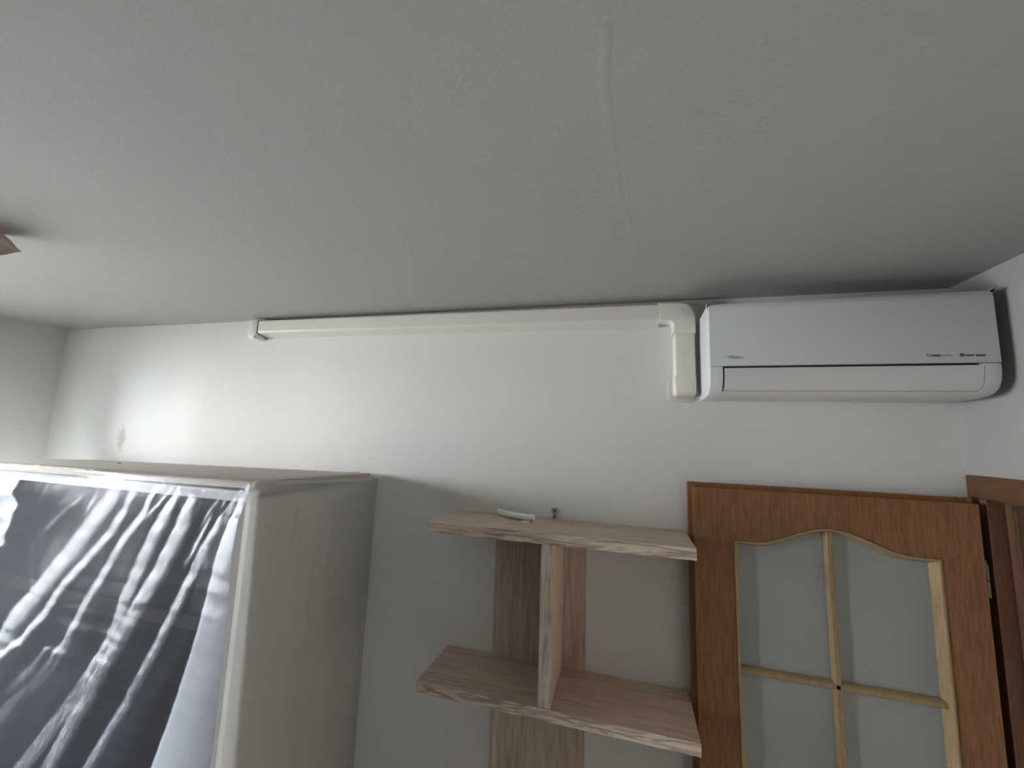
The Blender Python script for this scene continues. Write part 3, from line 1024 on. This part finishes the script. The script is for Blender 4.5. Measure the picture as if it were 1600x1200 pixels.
bm = bmesh.new()
rows = []
hazes = [0.15] * (5 * len(us))
evens = [0.0] * (5 * len(us))
right_edge = []
# the sheet laps a few centimetres over the top board first
for yy in (1.035, 1.022, 1.008, 0.992, 0.978):
    r = []
    for u in us:
        x = -2.97 + u * (edge_x(2.0) + 2.97)
        wob = 0.012 * noise.noise(Vector((x * 12, 2.0, 0))) + 0.004 * noise.noise(Vector((x * 40, 7.0, 0)))
        y2 = yy + (wob if yy > 1.0 else 0.3 * wob) * (yy - 0.97) / 0.06
        r.append((x, y2, ztopw(x, y2) + 0.0035 + 0.0025 * max(0, noise.noise(Vector((x * 45, yy * 10, 3.0))))))
    rows.append(r)
for dr in drops:
    r = []
    for u in us:
        x = -2.97 + u * (edge_x(2.0) + 2.97)
        z = sheet_top(x) - dr
        xe = edge_x(z)
        x = -2.97 + u * (xe + 2.97)
        r.append((x, z))
    hs, hz, ev = sheet_row([p[0] for p in r], sum(p[1] for p in r) / len(r))
    hazes += hz
    evens += ev
    r = [(x, YS - hh - 0.0006 + 0.010 * max(0, 1 - dr / 0.008), z) for (x, z), hh in zip(r, hs)]
    right_edge.append((dr, r[-1]))
    rows.append(r)
strip(bm, rows)
fs = obj('front_sheet', bm, M['film_front'], ds, smooth='all')
fs.data.attributes.new('haze', 'FLOAT', 'POINT').data.foreach_set('value', hazes)
fs.data.attributes.new('even', 'FLOAT', 'POINT').data.foreach_set('value', evens)

# right side of the sheet: from the front edge back to the wall
rows = []
NY = 46
zlist = spaced(0.0, 0.10, 0.008) + spaced(0.10, 1.1, 0.02) + spaced(1.1, 1.90, 0.08) + [1.90]
front_top = rows
fr_edge = []


def side_pt(v, dr):
    zf = 2.0045
    z = (zf - 0.048 * v) - 0.006 * math.sin(PI * v) - dr
    q = min(right_edge, key=lambda e_: abs(e_[0] - dr))[1]
    xf, yf = q[0], q[1]
    yb = YB - 0.004
    xb = -1.062 - 0.012 * min(1, dr / 0.9)
    y = yf + (yb - yf) * v
    x = xf + (xb - xf) * v
    damp = min(1, dr / 0.1) * math.sin(PI * min(1, v * 1.02))
    x += 0.006 * damp * noise.noise(Vector((v * 9 + dr * 0.8, dr * 0.9, 1.0))) + 0.0018 * damp * math.sin(v * 19 + dr * 1.3)
    x += 0.002 * damp * noise.noise(Vector((v * 30, dr * 3, 6.0)))
    return (x, y, z)


bm = bmesh.new()
vs_ = [i / NY for i in range(NY + 1)]
# a short lap over the wardrobe's top edge
lap = []
for v in vs_:
    x, y, z = side_pt(v, 0.0)
    lap.append((-1.125 - 0.03 * v + 0.006 * noise.noise(Vector((v * 14, 1, 1))), min(y + 0.004, 1.575), max(z, ztopw(-1.12, min(y, 1.56))) + 0.003))
mid = [((a[0] + side_pt(v, 0)[0]) / 2, (a[1] + side_pt(v, 0)[1]) / 2, (a[2] + side_pt(v, 0)[2]) / 2 + 0.0015) for a, v in zip(lap, vs_)]
strip(bm, [lap, mid] + [[side_pt(v, dr) for v in vs_] for dr in zlist])
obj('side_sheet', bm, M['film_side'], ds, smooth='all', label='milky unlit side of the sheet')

# dark specks of grit on the top board
for k, (px, py) in enumerate(((172, 722),)):
    pp = Vector((-2.25, 1.33, 0))
    bm = bmesh.new()
    bmesh.ops.create_icosphere(bm, subdivisions=2, radius=0.006)
    for v in bm.verts:
        v.co.z *= 0.5
        v.co.x *= 1.3
        v.co += v.co * 0.2 * noise.noise(v.co * 300)
    bmesh.ops.translate(bm, verts=bm.verts[:], vec=(pp.x, pp.y, ztopw(pp.x, pp.y) + 0.0025))
    tag(obj('grit_crumb', bm, M['speck'], None, smooth=60), 'tiny dark crumb lying on the beige wardrobe top', 'crumb')

# ------------------------------------------------------------------ ceiling lamp with leaf-shaped blades
LA = math.radians(70)                                           # heading of the blade that reaches into view
ztip = at(33, 393, 0.72)
lc = ztip - Vector((math.cos(LA), math.sin(LA), 0)) * 0.21 + Vector((0, 0, 0.002))
zceil = ZL + (ZR - ZL) * (lc.x - XL + T) / (XR + 0.14 - XL + T)
lamp = thing('pendant_lamp', 'ceiling lamp with dusky pink leaf shaped blades at the left edge', 'lamp', (lc.x, lc.y, zceil))
bm = bmesh.new()
tube(bm, [(lc.x, lc.y, zceil - 0.028), (lc.x, lc.y, zceil - 0.02), (lc.x, lc.y, zceil - 0.001)], [0.03, 0.05, 0.052], 28)
obj('ceiling_rose', bm, M['brass'], lamp, smooth=40)
bm = bmesh.new()
tube(bm, [(lc.x, lc.y, zceil - 0.025), (lc.x, lc.y, lc.z + 0.02)], 0.007, 12)
obj('stem', bm, M['brass'], lamp, smooth=40)
bm = bmesh.new()
prof = [(0.012, 0.035), (0.03, 0.028), (0.045, 0.005), (0.05, -0.02), (0.045, -0.045), (0.025, -0.06), (0.003, -0.065)]
tube(bm, [(lc.x, lc.y, lc.z + z) for r, z in prof], [r for r, z in prof], 24)
obj('lamp_globe', bm, M['lamp_glass'], lamp, smooth=60)
Lr = (ztip - lc).length
half = [(0.0, 0.012), (0.12, 0.034), (0.3, 0.050), (0.5, 0.052), (0.66, 0.046), (0.78, 0.037), (0.86, 0.0265), (0.905, 0.017), (0.94, 0.009), (0.97, 0.0045), (1.0, 0.0006)]
for k in range(5):
    a = LA + 2 * PI * k / 5
    drop = -math.asin((lc.z - ztip.z) / Lr)
    X = Vector((math.cos(a) * math.cos(drop), math.sin(a) * math.cos(drop), math.sin(drop)))
    tilt = math.radians(76)
    Yv0 = Vector((-math.sin(a), math.cos(a), 0))
    Zv0 = X.cross(Yv0)
    Yv = Yv0 * math.cos(tilt) + Zv0 * math.sin(tilt)
    Zv = X.cross(Yv)
    bm = bmesh.new()
    for sgn in (1, -1):
        rr = []
        for j in range(-4, 5):
            rr.append([Vector(lc) + X * (Lr * (0.12 + 0.88 * t)) + Yv * (w * j / 4) + Zv * (0.010 * (j / 4) ** 2 * min(1, w / 0.03) + sgn * 0.0014) for t, w in half])
        strip(bm, rr)
    bmesh.ops.recalc_face_normals(bm, faces=bm.faces[:])
    obj('leaf_blade', bm, M['leaf'], lamp, smooth='all')
